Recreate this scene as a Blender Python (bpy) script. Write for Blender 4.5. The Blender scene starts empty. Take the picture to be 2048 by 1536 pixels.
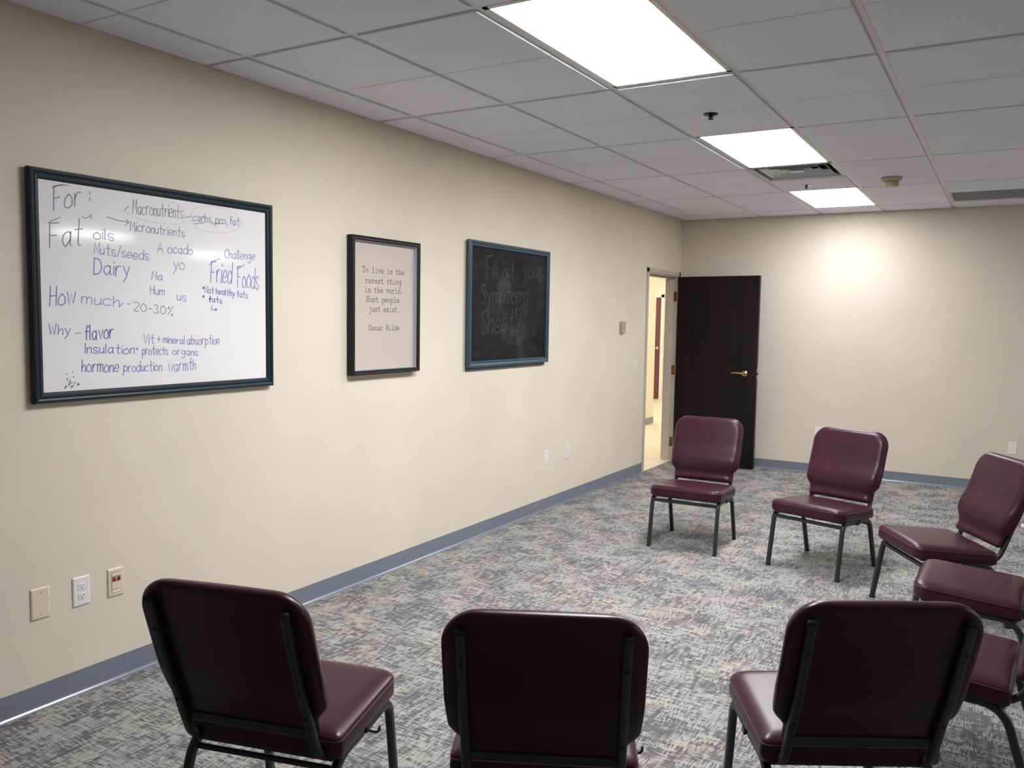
import bpy, math, random
from mathutils import Vector, Matrix
random.seed(7)
scene = bpy.context.scene
COL = scene.collection
PI = math.pi

# ------------------------------------------------------------------ camera
CAM = Vector((3.24346, -9.16713, 1.58273))
YAW, PITCH, ROLL, FPX = 0.536491, -0.0783576, 0.0162709, 1667.73
cy, sy = math.cos(YAW), math.sin(YAW)
fw = Vector((-sy*math.cos(PITCH), cy*math.cos(PITCH), math.sin(PITCH)))
rt = Vector((cy, sy, 0)); up = rt.cross(fw)
rt2 = rt*math.cos(ROLL)+up*math.sin(ROLL); up2 = -rt*math.sin(ROLL)+up*math.cos(ROLL)
cd = bpy.data.cameras.new('camera'); cam = bpy.data.objects.new('camera', cd); COL.objects.link(cam)
m = Matrix((rt2, up2, -fw)).transposed().to_4x4(); m.translation = CAM
cam.matrix_world = m
cd.sensor_fit = 'HORIZONTAL'; cd.sensor_width = 36.0; cd.lens = FPX/2048*36; cd.clip_start = .05; cd.clip_end = 100
scene.camera = cam

# ------------------------------------------------------------------ world, exposure
world = bpy.data.worlds.new('world'); scene.world = world; world.use_nodes = True
world.node_tree.nodes['Background'].inputs[0].default_value = (.75, .8, .9, 1)
world.node_tree.nodes['Background'].inputs[1].default_value = .15
scene.view_settings.view_transform = 'Standard'; scene.view_settings.look = 'None'
scene.view_settings.gamma = 1; scene.view_settings.use_curve_mapping = False
scene.view_settings.exposure = 2.08
LAMP = 9.0          # radiance of the room's ceiling panels
LAMP_FAR = 11.0      # radiance of the panels at the far right of the room
HALL = 5.5         # radiance of the hallway panels

# ------------------------------------------------------------------ materials
def mat(name, col, rough=.6, metal=0, spec=.5, coat=0, coat_rough=.2, emit=None, strength=0):
    M = bpy.data.materials.new(name); M.use_nodes = True
    b = M.node_tree.nodes['Principled BSDF']
    b.inputs['Base Color'].default_value = (*col, 1); b.inputs['Roughness'].default_value = rough
    b.inputs['Metallic'].default_value = metal; b.inputs['Specular IOR Level'].default_value = spec
    b.inputs['Coat Weight'].default_value = coat; b.inputs['Coat Roughness'].default_value = coat_rough
    if emit:
        b.inputs['Emission Color'].default_value = (*emit, 1); b.inputs['Emission Strength'].default_value = strength
    return M
class NT:
    def __init__(s, M): s.t = M.node_tree; s.b = s.t.nodes['Principled BSDF']
    def n(s, kind, **kw):
        x = s.t.nodes.new(kind)
        for k, v in kw.items(): setattr(x, k, v)
        return x
    def l(s, a, b): s.t.links.new(a, b)
    def noise(s, vec, scale, detail=2, rough=.5, mp=None):
        if mp:
            m_ = s.n('ShaderNodeMapping'); m_.inputs['Scale'].default_value = mp; s.l(vec, m_.inputs[0]); vec = m_.outputs[0]
        x = s.n('ShaderNodeTexNoise'); x.inputs['Scale'].default_value = scale; x.inputs['Detail'].default_value = detail
        x.inputs['Roughness'].default_value = rough; s.l(vec, x.inputs['Vector']); return x.outputs['Fac']
    def ramp(s, fac, stops):
        r = s.n('ShaderNodeValToRGB'); e = r.color_ramp.elements
        while len(e) < len(stops): e.new(.5)
        for i, (p, c) in enumerate(stops):
            e[i].position = p; e[i].color = (*c, 1) if not isinstance(c, (int, float)) else (c, c, c, 1)
        s.l(fac, r.inputs[0]); return r.outputs[0]
    def mix(s, f, a, b, mode='MIX'):
        x = s.n('ShaderNodeMix', data_type='RGBA', blend_type=mode)
        if isinstance(f, (int, float)): x.inputs[0].default_value = f
        else: s.l(f, x.inputs[0])
        for sock, v in ((x.inputs[6], a), (x.inputs[7], b)):
            if isinstance(v, tuple): sock.default_value = (*v, 1)
            else: s.l(v, sock)
        return x.outputs[2]
    def bump(s, h, strength, dist=.002):
        b = s.n('ShaderNodeBump'); b.inputs['Strength'].default_value = strength; b.inputs['Distance'].default_value = dist
        s.l(h, b.inputs['Height']); s.l(b.outputs[0], s.b.inputs['Normal'])
    def obj(s): return s.n('ShaderNodeTexCoord').outputs['Object']
    def base(s, c): s.l(c, s.b.inputs['Base Color'])

def painted(name, col, rough=.75, var=.04):
    M = mat(name, col, rough, spec=.3); t = NT(M); o = t.obj()
    f = t.noise(o, 1.3, 3)
    c = t.ramp(f, [(.3, tuple(v*(1-var) for v in col)), (.7, tuple(min(1, v*(1+var)) for v in col))])
    t.base(c); t.bump(t.noise(o, 260, 2), .12, .001); return M
WALL = painted('beige_wall_paint', (.69, .64, .53))
FARWALL = painted('beige_wall_paint_far', (.66, .61, .52))
FRAMEP = painted('door_frame_paint', (.52, .47, .40), .45)
HALLW = painted('cream_hall_paint', (.80, .76, .66))
WHITE = mat('white_plastic', (.78, .76, .72), .35)
IVORY = mat('ivory_plastic', (.70, .62, .49), .4)
BEIGEP = mat('beige_plastic', (.42, .36, .25), .45)
DARKP = mat('dark_plastic', (.03, .028, .025), .5)
REDJ = mat('red_jack_plastic', (.42, .02, .03), .4)
GRIDW = mat('white_ceiling_grid_metal', (.68, .66, .64), .45)
LFRAME = mat('light_frame_white_metal', (.75, .73, .70), .4)
BASEB = mat('blue_grey_rubber_cove_base', (.175, .205, .25), .22, spec=.6)
NAVY = mat('navy_teal_frame_paint', (.009, .021, .031), .42, spec=.3)
BLACKW = mat('black_brown_wood_frame', (.012, .009, .008), .45, spec=.25)
GLASSBOARD = mat('whiteboard_enamel', (.80, .775, .80), .07, spec=.5)
PAPER = mat('cream_poster_paper', (.58, .53, .47), .8)
PAPERIN = mat('poster_box_lining', (.45, .44, .50), .8)
INKT = mat('typed_ink', (.03, .028, .028), .8)
INKB = mat('blue_marker_ink', (.16, .18, .45), .5)
INKD = mat('dark_blue_marker_ink', (.07, .09, .38), .5)
INKK = mat('faded_purple_marker_ink', (.20, .17, .30), .5)
INKR = mat('faded_red_marker_ink', (.70, .50, .52), .5)
CHALK = mat('faded_chalk', (.075, .073, .085), .9)
BLACKM = mat('black_powder_coated_steel', (.021, .023, .026), .42, spec=.5)
BRASS = mat('polished_brass', (.62, .50, .26), .22, 1)
BRONZE = mat('dull_bronze_hinge', (.20, .11, .07), .4, .8)
CHROME = mat('chrome', (.55, .55, .55), .2, 1)
DARKM = mat('dark_sprinkler_metal', (.015, .015, .016), .35, .7)
VENTW = mat('vent_white_metal', (.52, .54, .53), .4)
VENTD = mat('vent_dark_metal', (.09, .095, .10), .5)
GRILLE = mat('return_grille_grey_metal', (.48, .50, .49), .5)
RUBBER = mat('black_rubber', (.01, .01, .01), .8)
def vinyl(name, col, rough):
    M = mat(name, col, rough, spec=.24); t = NT(M); o = t.obj()
    t.bump(t.noise(o, 420, 2), .10, .0008)
    t.base(t.ramp(t.noise(o, 5, 3), [(.3, tuple(v*.9 for v in col)), (.7, tuple(v*1.1 for v in col))])); return M
VINYL = vinyl('burgundy_vinyl', (.043, .0125, .0205), .31)
PIPING = vinyl('burgundy_vinyl_piping', (.085, .035, .045), .4)
def lens(name, tint, L):
    """prismatic lens: gives most of its light downwards"""
    M = mat(name, (.8, .8, .8), .5); t = NT(M); g = t.n('ShaderNodeNewGeometry'); d = t.n('ShaderNodeVectorMath', operation='DOT_PRODUCT')
    t.l(g.outputs['Incoming'], d.inputs[0]); t.l(g.outputs['True Normal'], d.inputs[1])
    ab = t.n('ShaderNodeMath', operation='ABSOLUTE'); t.l(d.outputs['Value'], ab.inputs[0])
    k = t.n('ShaderNodeMath', operation='MULTIPLY_ADD'); t.l(ab.outputs[0], k.inputs[0]); k.inputs[1].default_value = .25*L; k.inputs[2].default_value = .78*L
    t.b.inputs['Emission Color'].default_value = (*tint, 1); t.l(k.outputs[0], t.b.inputs['Emission Strength']); return M
FRONTS = {-2: lens('light_panel_near', (.985, .98, 1.01), LAMP*1.3), 2: lens('light_panel_middle', (.985, .98, 1.01), LAMP), 6: lens('light_panel_last', (.985, .98, 1.01), LAMP*.55)}
FRONTF = mat('light_panel_far', (1, 1, 1), .5, emit=(1, .985, .96), strength=LAMP_FAR)
HALLF = mat('hall_light_panel', (1, 1, 1), .5, emit=(1, .92, .76), strength=HALL)
GLASS = mat('poster_glass', (1, 1, 1), .02)
_t = GLASS.node_tree; _o = _t.nodes['Material Output']; _mx = _t.nodes.new('ShaderNodeMixShader'); _tr = _t.nodes.new('ShaderNodeBsdfTransparent')
_gl = _t.nodes.new('ShaderNodeBsdfGlossy'); _gl.inputs['Roughness'].default_value = .03; _fr = _t.nodes.new('ShaderNodeFresnel'); _fr.inputs[0].default_value = 1.45
_mx.inputs[0].default_value = .05; _t.nodes.remove(_fr); _t.links.new(_tr.outputs[0], _mx.inputs[1]); _t.links.new(_gl.outputs[0], _mx.inputs[2]); _t.links.new(_mx.outputs[0], _o.inputs[0])

def tile_mat():
    M = mat('acoustic_ceiling_tile', (.8, .8, .85), .9, spec=.1); t = NT(M); o = t.obj()
    oi = t.n('ShaderNodeObjectInfo')
    sp = t.noise(o, 190, 3, .7)
    c = t.ramp(sp, [(.28, (.60, .60, .64)), (.40, (.80, .80, .86)), (.75, (.86, .86, .92))])
    v = t.ramp(oi.outputs['Random'], [(0, (.95, .95, .965)), (1, (1, .985, 1))])
    t.base(t.mix(1.0, c, v, 'MULTIPLY')); t.bump(sp, .35, .002); return M
TILE = tile_mat()
def carpet_mat():
    M = mat('woven_carpet', (.3, .29, .3), .95, spec=.1); t = NT(M); o = t.obj()
    fx = t.noise(o, 1, 1, .5, (20, 180, 1)); fy = t.noise(o, 1, 1, .5, (180, 20, 1))
    lx = t.noise(o, 1, 1, .5, (7, 55, 1)); ly = t.noise(o, 1, 1, .5, (55, 7, 1))
    patch = t.noise(o, 4.5, 2, .6); dirn = t.noise(o, 9, 1, .5)
    dirm = t.ramp(dirn, [(.44, 0.0), (.56, 1.0)])
    def madd(a_, k, c_):
        x = t.n('ShaderNodeMath', operation='MULTIPLY_ADD'); t.l(a_, x.inputs[0]); x.inputs[1].default_value = k
        if isinstance(c_, (int, float)): x.inputs[2].default_value = c_
        else: t.l(c_, x.inputs[2])
        return x.outputs[0]
    f = t.mix(dirm, fx, fy); l = t.mix(dirm, ly, lx)
    a4 = madd(patch, .52, madd(l, .60, madd(f, 1.0, -.56)))
    hue = t.noise(o, 2.3, 2)
    dark = t.ramp(hue, [(.35, (.112, .112, .122)), (.65, (.128, .112, .119))])
    light = t.ramp(t.noise(o, 3.7, 2), [(.40, (.35, .335, .325)), (.62, (.39, .365, .31))])
    msk = t.ramp(a4, [(.43, 0.0), (.57, 1.0)])
    c = t.mix(msk, dark, light)
    fib = t.noise(o, 900, 1, .5)
    c = t.mix(1.0, c, t.ramp(fib, [(.3, .88), (.7, 1.08)]), 'MULTIPLY')
    t.base(c); t.bump(t.mix(.5, msk, fib), .4, .002); return M
CARPET = carpet_mat()
def hallfloor_mat():
    M = mat('pale_wood_vinyl', (.62, .55, .46), .45); t = NT(M); o = t.obj()
    g = t.noise(o, 1, 3, .6, (2.2, 14, 1))
    t.base(t.ramp(g, [(.35, (.62, .55, .45)), (.65, (.74, .67, .55))])); return M
HALLFL = hallfloor_mat()
def door_mat(name, a, b, rough):
    M = mat(name, a, rough, spec=.25); t = NT(M); o = t.obj()
    g = t.noise(o, 1, 4, .6, (7, 7, .9)); g2 = t.noise(o, 1, 2, .5, (60, 60, 1.2))
    c = t.ramp(g, [(.38, a), (.62, b)]); c = t.mix(1.0, c, t.ramp(g2, [(.3, .85), (.7, 1.1)]), 'MULTIPLY'); t.base(c); return M
DOORM = door_mat('dark_cherry_veneer', (.0045, .002, .0028), (.012, .0045, .0065), .42)
REDD = door_mat('mahogany_veneer', (.13, .050, .058), (.17, .065, .075), .4)
def chalkboard_mat():
    M = mat('smudged_chalkboard', (.02, .02, .025), .6, spec=.15); t = NT(M); o = t.obj()
    s1 = t.noise(o, 3.2, 5, .62); s2 = t.noise(o, 1, 4, .7, (1, 5, 14))
    c = t.ramp(s1, [(.36, (.004, .004, .005)), (.56, (.012, .012, .016)), (.66, (.036, .036, .046))])
    c = t.mix(t.ramp(s2, [(.5, 0.0), (.8, .5)]), c, (.045, .045, .055)); t.base(c); return M
CHALKB = chalkboard_mat()

# ------------------------------------------------------------------ mesh helpers
class MB:
    def __init__(s): s.v = []; s.f = []
    def add(s, vs, fs):
        o = len(s.v); s.v += [tuple(v) for v in vs]; s.f += [tuple(o+i for i in f) for f in fs]; return s
    def box(s, x0, x1, y0, y1, z0, z1, b=0):
        if b <= 0:
            vs = [(x, y, z) for x in (x0, x1) for y in (y0, y1) for z in (z0, z1)]
            fs = [(0, 1, 3, 2), (4, 6, 7, 5), (0, 4, 5, 1), (2, 3, 7, 6), (0, 2, 6, 4), (1, 5, 7, 3)]
            return s.add(vs, fs)
        b = min(b, (x1-x0)/2.01, (y1-y0)/2.01, (z1-z0)/2.01)
        vs = []; idx = {}
        X = (x0, x1); Y = (y0, y1); Z = (z0, z1)
        for i in (0, 1):
            for j in (0, 1):
                for k in (0, 1):
                    dx, dy, dz = (b if i == 0 else -b), (b if j == 0 else -b), (b if k == 0 else -b)
                    for a, p in enumerate(((X[i], Y[j]+dy, Z[k]+dz), (X[i]+dx, Y[j], Z[k]+dz), (X[i]+dx, Y[j]+dy, Z[k]))):
                        idx[i, j, k, a] = len(vs); vs.append(p)
        g = lambda i, j, k, a: idx[i, j, k, a]
        fs = []
        for i in (0, 1): q = [g(i, 0, 0, 0), g(i, 0, 1, 0), g(i, 1, 1, 0), g(i, 1, 0, 0)]; fs.append(q if i == 0 else q[::-1])
        for j in (0, 1): q = [g(0, j, 0, 1), g(1, j, 0, 1), g(1, j, 1, 1), g(0, j, 1, 1)]; fs.append(q if j == 0 else q[::-1])
        for k in (0, 1): q = [g(0, 0, k, 2), g(0, 1, k, 2), g(1, 1, k, 2), g(1, 0, k, 2)]; fs.append(q if k == 0 else q[::-1])
        for i in (0, 1):
            for j in (0, 1):
                q = [g(i, j, 0, 0), g(i, j, 1, 0), g(i, j, 1, 1), g(i, j, 0, 1)]; fs.append(q if (i+j) % 2 == 1 else q[::-1])
        for i in (0, 1):
            for k in (0, 1):
                q = [g(i, 0, k, 0), g(i, 1, k, 0), g(i, 1, k, 2), g(i, 0, k, 2)]; fs.append(q[::-1] if (i+k) % 2 == 1 else q)
        for j in (0, 1):
            for k in (0, 1):
                q = [g(0, j, k, 1), g(1, j, k, 1), g(1, j, k, 2), g(0, j, k, 2)]; fs.append(q if (j+k) % 2 == 1 else q[::-1])
        for i in (0, 1):
            for j in (0, 1):
                for k in (0, 1): fs.append([g(i, j, k, 0), g(i, j, k, 1), g(i, j, k, 2)])
        return s.add(vs, fs)
    def sweep(s, path, sec, xaxis=(1, 0, 0), caps=True):
        """sweep a 2-D section along a planar path; section u goes along xaxis, v along xaxis x tangent"""
        xa = Vector(xaxis); P = [Vector(p) for p in path]; n = len(sec); o = len(s.v)
        for i, p in enumerate(P):
            a = (P[i]-P[i-1]).normalized() if i else (P[1]-P[0]).normalized()
            b = (P[i+1]-P[i]).normalized() if i < len(P)-1 else a
            t = (a+b).normalized(); k = 1/max(.5, t.dot(a)); nn = xa.cross(t).normalized()
            for (u, v) in sec: s.v.append(tuple(p+xa*u+nn*v*k))
        for i in range(len(P)-1):
            for j in range(n):
                q = (o+i*n+j, o+i*n+(j+1) % n, o+(i+1)*n+(j+1) % n, o+(i+1)*n+j); s.f.append(q)
        if caps: s.f.append(tuple(o+j for j in range(n))[::-1]); s.f.append(tuple(o+(len(P)-1)*n+j for j in range(n)))
        return s
    def lathe(s, c, prof, n=24, axis='z'):
        """prof: (radius, height) pairs along the axis from centre c"""
        o = len(s.v); m_ = len(prof)
        for r, h in prof:
            for i in range(n):
                a = 2*PI*i/n; u, v = r*math.cos(a), r*math.sin(a)
                d = {'z': (u, v, h), 'x': (h, u, v), 'y': (u, h, v)}[axis]
                s.v.append((c[0]+d[0], c[1]+d[1], c[2]+d[2]))
        for k in range(m_-1):
            for i in range(n): s.f.append((o+k*n+i, o+k*n+(i+1) % n, o+(k+1)*n+(i+1) % n, o+(k+1)*n+i))
        s.f.append(tuple(o+i for i in range(n))); s.f.append(tuple(o+(m_-1)*n+i for i in range(n)))
        return s
    def mesh(s, name, M, smooth=False, angle=None):
        me = bpy.data.meshes.new(name); me.from_pydata(s.v, [], s.f); me.materials.append(M)
        import bmesh
        bm = bmesh.new(); bm.from_mesh(me); bmesh.ops.recalc_face_normals(bm, faces=bm.faces[:])
        if smooth:
            for f in bm.faces: f.smooth = True
            if angle:
                for e in bm.edges:
                    if len(e.link_faces) == 2 and e.calc_face_angle(0) > math.radians(angle): e.smooth = False
        bm.to_mesh(me); bm.free(); return me
    def obj(s, name, M, parent=None, smooth=False, angle=None, label=None):
        return link(name, s.mesh(name, M, smooth, angle), parent, label)
def link(name, me, parent=None, label=None):
    o = bpy.data.objects.new(name, me); COL.objects.link(o)
    if parent: o.parent = parent
    if label: o['label'] = label
    return o
def tag(o, label, cat, group=None):
    o['label'] = label; o['category'] = cat
    if group: o['group'] = group
    return o
def thing(name, label, cat, loc=(0, 0, 0), rz=0, group=None):
    o = bpy.data.objects.new(name, None); o.empty_display_size = .1; COL.objects.link(o); o.location = loc; o.rotation_euler = (0, 0, rz)
    return tag(o, label, cat, group)
def struct(o): o['kind'] = 'structure'; return o
def rrect(w, h, r, n=3):
    pts = []
    for cx, cy_, a0 in ((w/2-r, h/2-r, 0), (-w/2+r, h/2-r, 90), (-w/2+r, -h/2+r, 180), (w/2-r, -h/2+r, 270)):
        for i in range(n+1):
            a = math.radians(a0+90*i/n); pts.append((cx+r*math.cos(a), cy_+r*math.sin(a)))
    return pts
def smooth_path(pts, n=6):
    P = [Vector(p) for p in pts]; out = []
    for i in range(len(P)-1):
        p0 = P[i-1] if i else P[0]*2-P[1]; p1, p2 = P[i], P[i+1]; p3 = P[i+2] if i+2 < len(P) else P[-1]*2-P[-2]
        for k in range(n):
            t = k/n
            out.append(.5*((2*p1)+(p2-p0)*t+(2*p0-5*p1+4*p2-p3)*t*t+(3*p1-p0-3*p2+p3)*t**3))
    out.append(P[-1]); return out
def fillet(pts, rads, n=6):
    """round the inner corners of a polyline"""
    P = [Vector(p) for p in pts]; out = [P[0]]
    for i in range(1, len(P)-1):
        a = (P[i-1]-P[i]).normalized(); b = (P[i+1]-P[i]).normalized(); r = rads[i-1]
        p, q = P[i]+a*r, P[i]+b*r
        for k in range(n+1):
            t = k/n; out.append(p*(1-t)**2+P[i]*2*t*(1-t)+q*t*t)
    out.append(P[-1]); return out

# ------------------------------------------------------------------ room shell
H = 2.715; E0 = 0.2756; G0 = 0.4242; C = 0.6096; YB = -12.0; XR = 11.4; YE = 4.2; XE = 4.6
LX = lambda i: E0+(i-1)*C          # longitudinal grid line i
CY = lambda j: -G0-(8-j)*C         # cross grid line j
T = .13
DY0, DY1, DZ = -.99, -.085, 2.085   # doorway
floor = struct(MB().box(0, XR, YB, 0, -.08, 0).box(XE, XR, 0, YE, -.08, 0).obj('floor', CARPET))
struct(MB().box(-T, 0, YB, DY0-.0, 0, H+.1).box(-T, 0, DY1, 0, 0, H+.1).box(-T, 0, DY0, DY1, DZ, H+.1).obj('wall_left', WALL))
struct(MB().box(-T, XE, 0, T, 0, H+.1).obj('wall_far', FARWALL))
struct(MB().box(-T, XR, YB-T, YB, 0, H+.1).obj('wall_back', WALL))
struct(MB().box(XR, XR+T, YB-T, YE+T, 0, H+.1).obj('wall_right', WALL))
struct(MB().box(XE-T, XR, YE, YE+T, 0, H+.1).box(XE-T, XE, T, YE, 0, H+.1).obj('wall_alcove', WALL))
# cove base: flat face with a flared toe
def cove(name, a, b, nrm):
    prof = [(0, .1), (.003, .1), (.003, .018), (.005, .010), (.010, .004), (.018, .001), (.018, 0), (0, 0)]
    mb = MB(); vs = []
    for p in (a, b):
        for d, z in prof: vs.append((p[0]+nrm[0]*d, p[1]+nrm[1]*d, z))
    n = len(prof); fs = [(i, (i+1) % n, n+(i+1) % n, n+i) for i in range(n)]+[tuple(range(n)), tuple(range(n, 2*n))]
    mb.add(vs, fs); return struct(mb.obj(name, BASEB))
cove('baseboard_left', (0, YB), (0, -1.037), (1, 0))
cove('baseboard_far', (0, 0), (XE, 0), (0, -1))
cove('baseboard_right', (XR, YB), (XR, YE), (-1, 0))
cove('baseboard_back', (0, YB), (XR, YB), (0, 1))

# ceiling: slab above, suspended grid and tiles as parts
ceil = struct(MB().box(-T, XR+T, YB-T, 0, H+.14, H+.2).box(XE-T, XR+T, 0, YE+T, H+.14, H+.2).obj('ceiling', GRIDW))
FL = .024; ZF = H+.009
NCOL = 19
def xs(i):   # column i spans grid lines i..i+1 ; column 0 is the cut one by the wall
    a = 0 if i == 0 else LX(i); b = min(LX(i+1), XR); return a, b
def yend(i): return 0 if xs(i)[0] < XE-.01 else YE
main_lights = {(3, 6), (3, 2), (3, -2)}
far_lights = {(14, 5), (17, 11), (14, -1)}  # last panel listed is added as fill light; the others follow the whiteboard reflections
tile_cache = {}
def tile_mesh(w, d, score):
    k = (round(w, 3), round(d, 3), score)
    if k not in tile_cache:
        g = .017; mb = MB()
        if score:   # two proud halves and the recessed score between them
            mb.box(g, w-g, g, d/2-.0035, H, H+.014, .0025); mb.box(g, w-g, d/2+.0035, d-g, H, H+.014, .0025); mb.box(g, w-g, d/2-.004, d/2+.004, H+.006, H+.014)
        else: mb.box(g, w-g, g, d-g, H, H+.014, .0025)
        mb.box(.003, w-.003, .003, d-.003, H+.0105, H+.022)
        tile_cache[k] = mb.mesh('ceiling_tile', TILE)
    return tile_cache[k]
def tile(x0, x1, y0, y1):
    if y1-y0 < .05 or x1-x0 < .05: return
    o = link('ceiling_tile', tile_mesh(x1-x0, y1-y0, (y1-y0) > 1.0), ceil); o.location = (x0, y0, 0)
tee_cache = {}
def tee(x0, x1, y):
    k = round(x1-x0, 3)
    if k not in tee_cache: tee_cache[k] = MB().box(0, k, -FL/2, FL/2, ZF, ZF+.0012).box(0, k, -.001, .001, ZF, ZF+.03).mesh('cross_tee', GRIDW)
    o = link('cross_tee', tee_cache[k], ceil); o.location = (x0, y, 0)
def jmin(i): return -18 if i < 8 else -19
for i in range(NCOL):
    x0, x1 = xs(i)
    if x1-x0 < .1: continue
    ye = yend(i); par = 0 if i < 8 else 1
    j = -20+par
    while True:
        ya = max(CY(j), YB); yb = CY(j+2); last = yb >= ye-.05
        if last: yb = ye
        if yb > YB+.05:
            if CY(j) > YB: tee(x0, x1, CY(j))
            if (i, j) in main_lights or (i, j) in far_lights: pass
            elif (i, j) == (3, 4): tee(x0, x1, CY(5)); tile(x0, x1, CY(5), yb)
            elif (i, j) == (5, 6): tee(x0, x1, CY(7)); tile(x0, x1, ya, CY(7))
            else: tile(x0, x1, ya, yb)
        if last: break
        j += 2
for i in range(1, NCOL):
    if LX(i) < XR-.05:
        mb = MB(); ye = yend(i)
        mb.box(LX(i)-FL/2, LX(i)+FL/2, YB, ye, ZF-.0004, ZF+.0012).box(LX(i)-.001, LX(i)+.001, YB, ye, ZF, ZF+.038)
        mb.obj('grid_runner', GRIDW, ceil)
MB().box(0, .019, YB, 0, ZF-.0004, ZF+.001).obj('wall_angle', GRIDW, ceil)
MB().box(0, XE, -.019, 0, ZF-.0004, ZF+.001).obj('wall_angle', GRIDW, ceil)

# ------------------------------------------------------------------ doorway, frame and open door
fr = MB()
fr.box(0, .012, DY0-.047, DY0, 0, DZ+.047, .002).box(0, .012, DY1, DY1+.047, 0, DZ+.047, .002).box(0, .012, DY0-.047, DY1+.047, DZ, DZ+.047, .002)
J = .012
fr.box(-T-.012, 0, DY0-.002, DY0+J, 0, DZ).box(-T-.012, 0, DY1-J, DY1+.002, 0, DZ).box(-T-.012, 0, DY0, DY1, DZ-J, DZ+.002)
fr.box(-T, -.045, DY0+J, DY0+J+.014, 0, DZ-J).box(-T, -.045, DY1-J-.014, DY1-J, 0, DZ-J).box(-T, -.045, DY0, DY1, DZ-J-.014, DZ-J)
trim = struct(fr.obj('trim_1', FRAMEP))
MB().box(-.035, -.008, DY0+J, DY0+J+.002, .96, 1.07).obj('strike_plate', BRONZE, trim)
MB().box(0, .003, 0, .003, 0, .003)
for zc in (1.86, 1.03, .21):
    MB().box(-.042, -.002, DY1-J-.003, DY1-J+.001, zc-.055, zc+.055).obj('hinge', BRONZE, trim)
    MB().lathe((.008, DY1-J-.004, zc-.057), [(.0065, 0), (.0065, .114), (.004, .118)], 10).obj('hinge_pin', BRASS, trim, True, 40)
door = thing('door_1', 'dark cherry wood door standing wide open against the far wall', 'door', (.02, -.078, 0), math.radians(-7.0)); struct(door)
DL = .94
leaf = MB().box(0, DL, -.044, 0, .012, 2.078, .002).obj('door_leaf', DOORM, door)
def lever(parent, x, z, yf, sgn=-1, s=1.0):
    h = MB(); r = .033*s
    h.lathe((x, yf, z), [(r, 0), (r, sgn*.006), (r*.82, sgn*.013), (r*.42, sgn*.018), (r*.36, sgn*.045), (r*.3, sgn*.056)], 24, 'y')
    o = h.obj('lever_rose', BRASS, parent, True, 35)
    p = [(x+.008, yf+sgn*.050, z), (x-.02, yf+sgn*.052, z+.002), (x-.07, yf+sgn*.050, z+.006), (x-.115, yf+sgn*.047, z+.003), (x-.132, yf+sgn*.046, z+.002)]
    q = smooth_path(p, 4); m2 = MB(); n = len(q)
    rings = []
    for i, c in enumerate(q):
        w = .0105*(1-.25*i/n) if i < n-2 else .006
        rings.append([(c.x, c.y+.6*w*math.sin(a), c.z+w*math.cos(a)) for a in [2*PI*k/10 for k in range(10)]])
    vs = [v for r_ in rings for v in r_]; fs = []
    for i in range(n-1):
        for k in range(10): fs.append((i*10+k, i*10+(k+1) % 10, (i+1)*10+(k+1) % 10, (i+1)*10+k))
    fs += [tuple(range(10)), tuple((n-1)*10+k for k in range(10))]
    m2.add(vs, fs); m2.obj('lever_handle', BRASS, parent, True, 50)
lever(door, DL-.125, 1.035, -.044)
MB().box(DL, DL+.002, -.034, -.010, .98, 1.09).obj('latch_plate', BRASS, door)
MB().box(DL+.002, DL+.014, -.028, -.016, 1.022, 1.048, .003).obj('latch_bolt', BLACKM, door)

# ------------------------------------------------------------------ hallway behind the doorway
struct(MB().box(-4.2, -.0, -2.2, 7.2, -.08, -.001).obj('floor_hall', HALLFL))
struct(MB().box(-4.2, -T, -2.2, 7.2, H, H+.05).obj('ceiling_hall', GRIDW))
struct(MB().box(-4.2, .0, 6.87, 7.0, 0, H).obj('wall_hall_end', HALLW))
struct(MB().box(-T, 0, T, 6.87, 0, H).obj('wall_hall_right', HALLW))
struct(MB().box(-1.58, -1.45, -2.0, 3.02, 0, H).obj('wall_hall_left', HALLW))
struct(MB().box(-4.3, -4.2, -2.2, 7.0, 0, H).obj('wall_hall_outer', HALLW))
struct(MB().box(-4.2, -T, -2.3, -2.2, 0, H).obj('wall_hall_near', HALLW))
struct(MB().box(-1.449, -1.443, 2.72, 3.022, 0, .1).box(-1.58, -1.443, 3.02, 3.026, 0, .1).obj('baseboard_hall', BASEB))
d2 = thing('door_2', 'mahogany door with brass lever at the far end of the hallway', 'door', (-3.72, 6.87, 0)); struct(d2)
MB().box(0, .905, -.03, -.002, .012, 2.05, .002).obj('door_leaf', REDD, d2)
lever(d2, .845, 1.03, -.03)
MB().box(.907, .965, -.028, 0, 0, 2.11).box(-.06, 0, -.028, 0, 0, 2.11).box(-.06, .965, -.028, 0, 2.055, 2.11).obj('door_frame', WHITE, d2)
w1 = struct(thing('window_1', 'white blinded sidelight beside the mahogany hallway door', 'window', (-2.75, 6.87, 0)))
MB().box(.0, .35, -.02, -.002, .95, 2.05).obj('window_blind', WHITE, w1)
MB().box(-.0, .4, -.06, -.0, .86, .93, .004).obj('window_sill', WHITE, w1)
MB().box(-.0, .4, -.03, -.0, 2.05, 2.1, .004).obj('window_frame', WHITE, w1)
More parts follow.
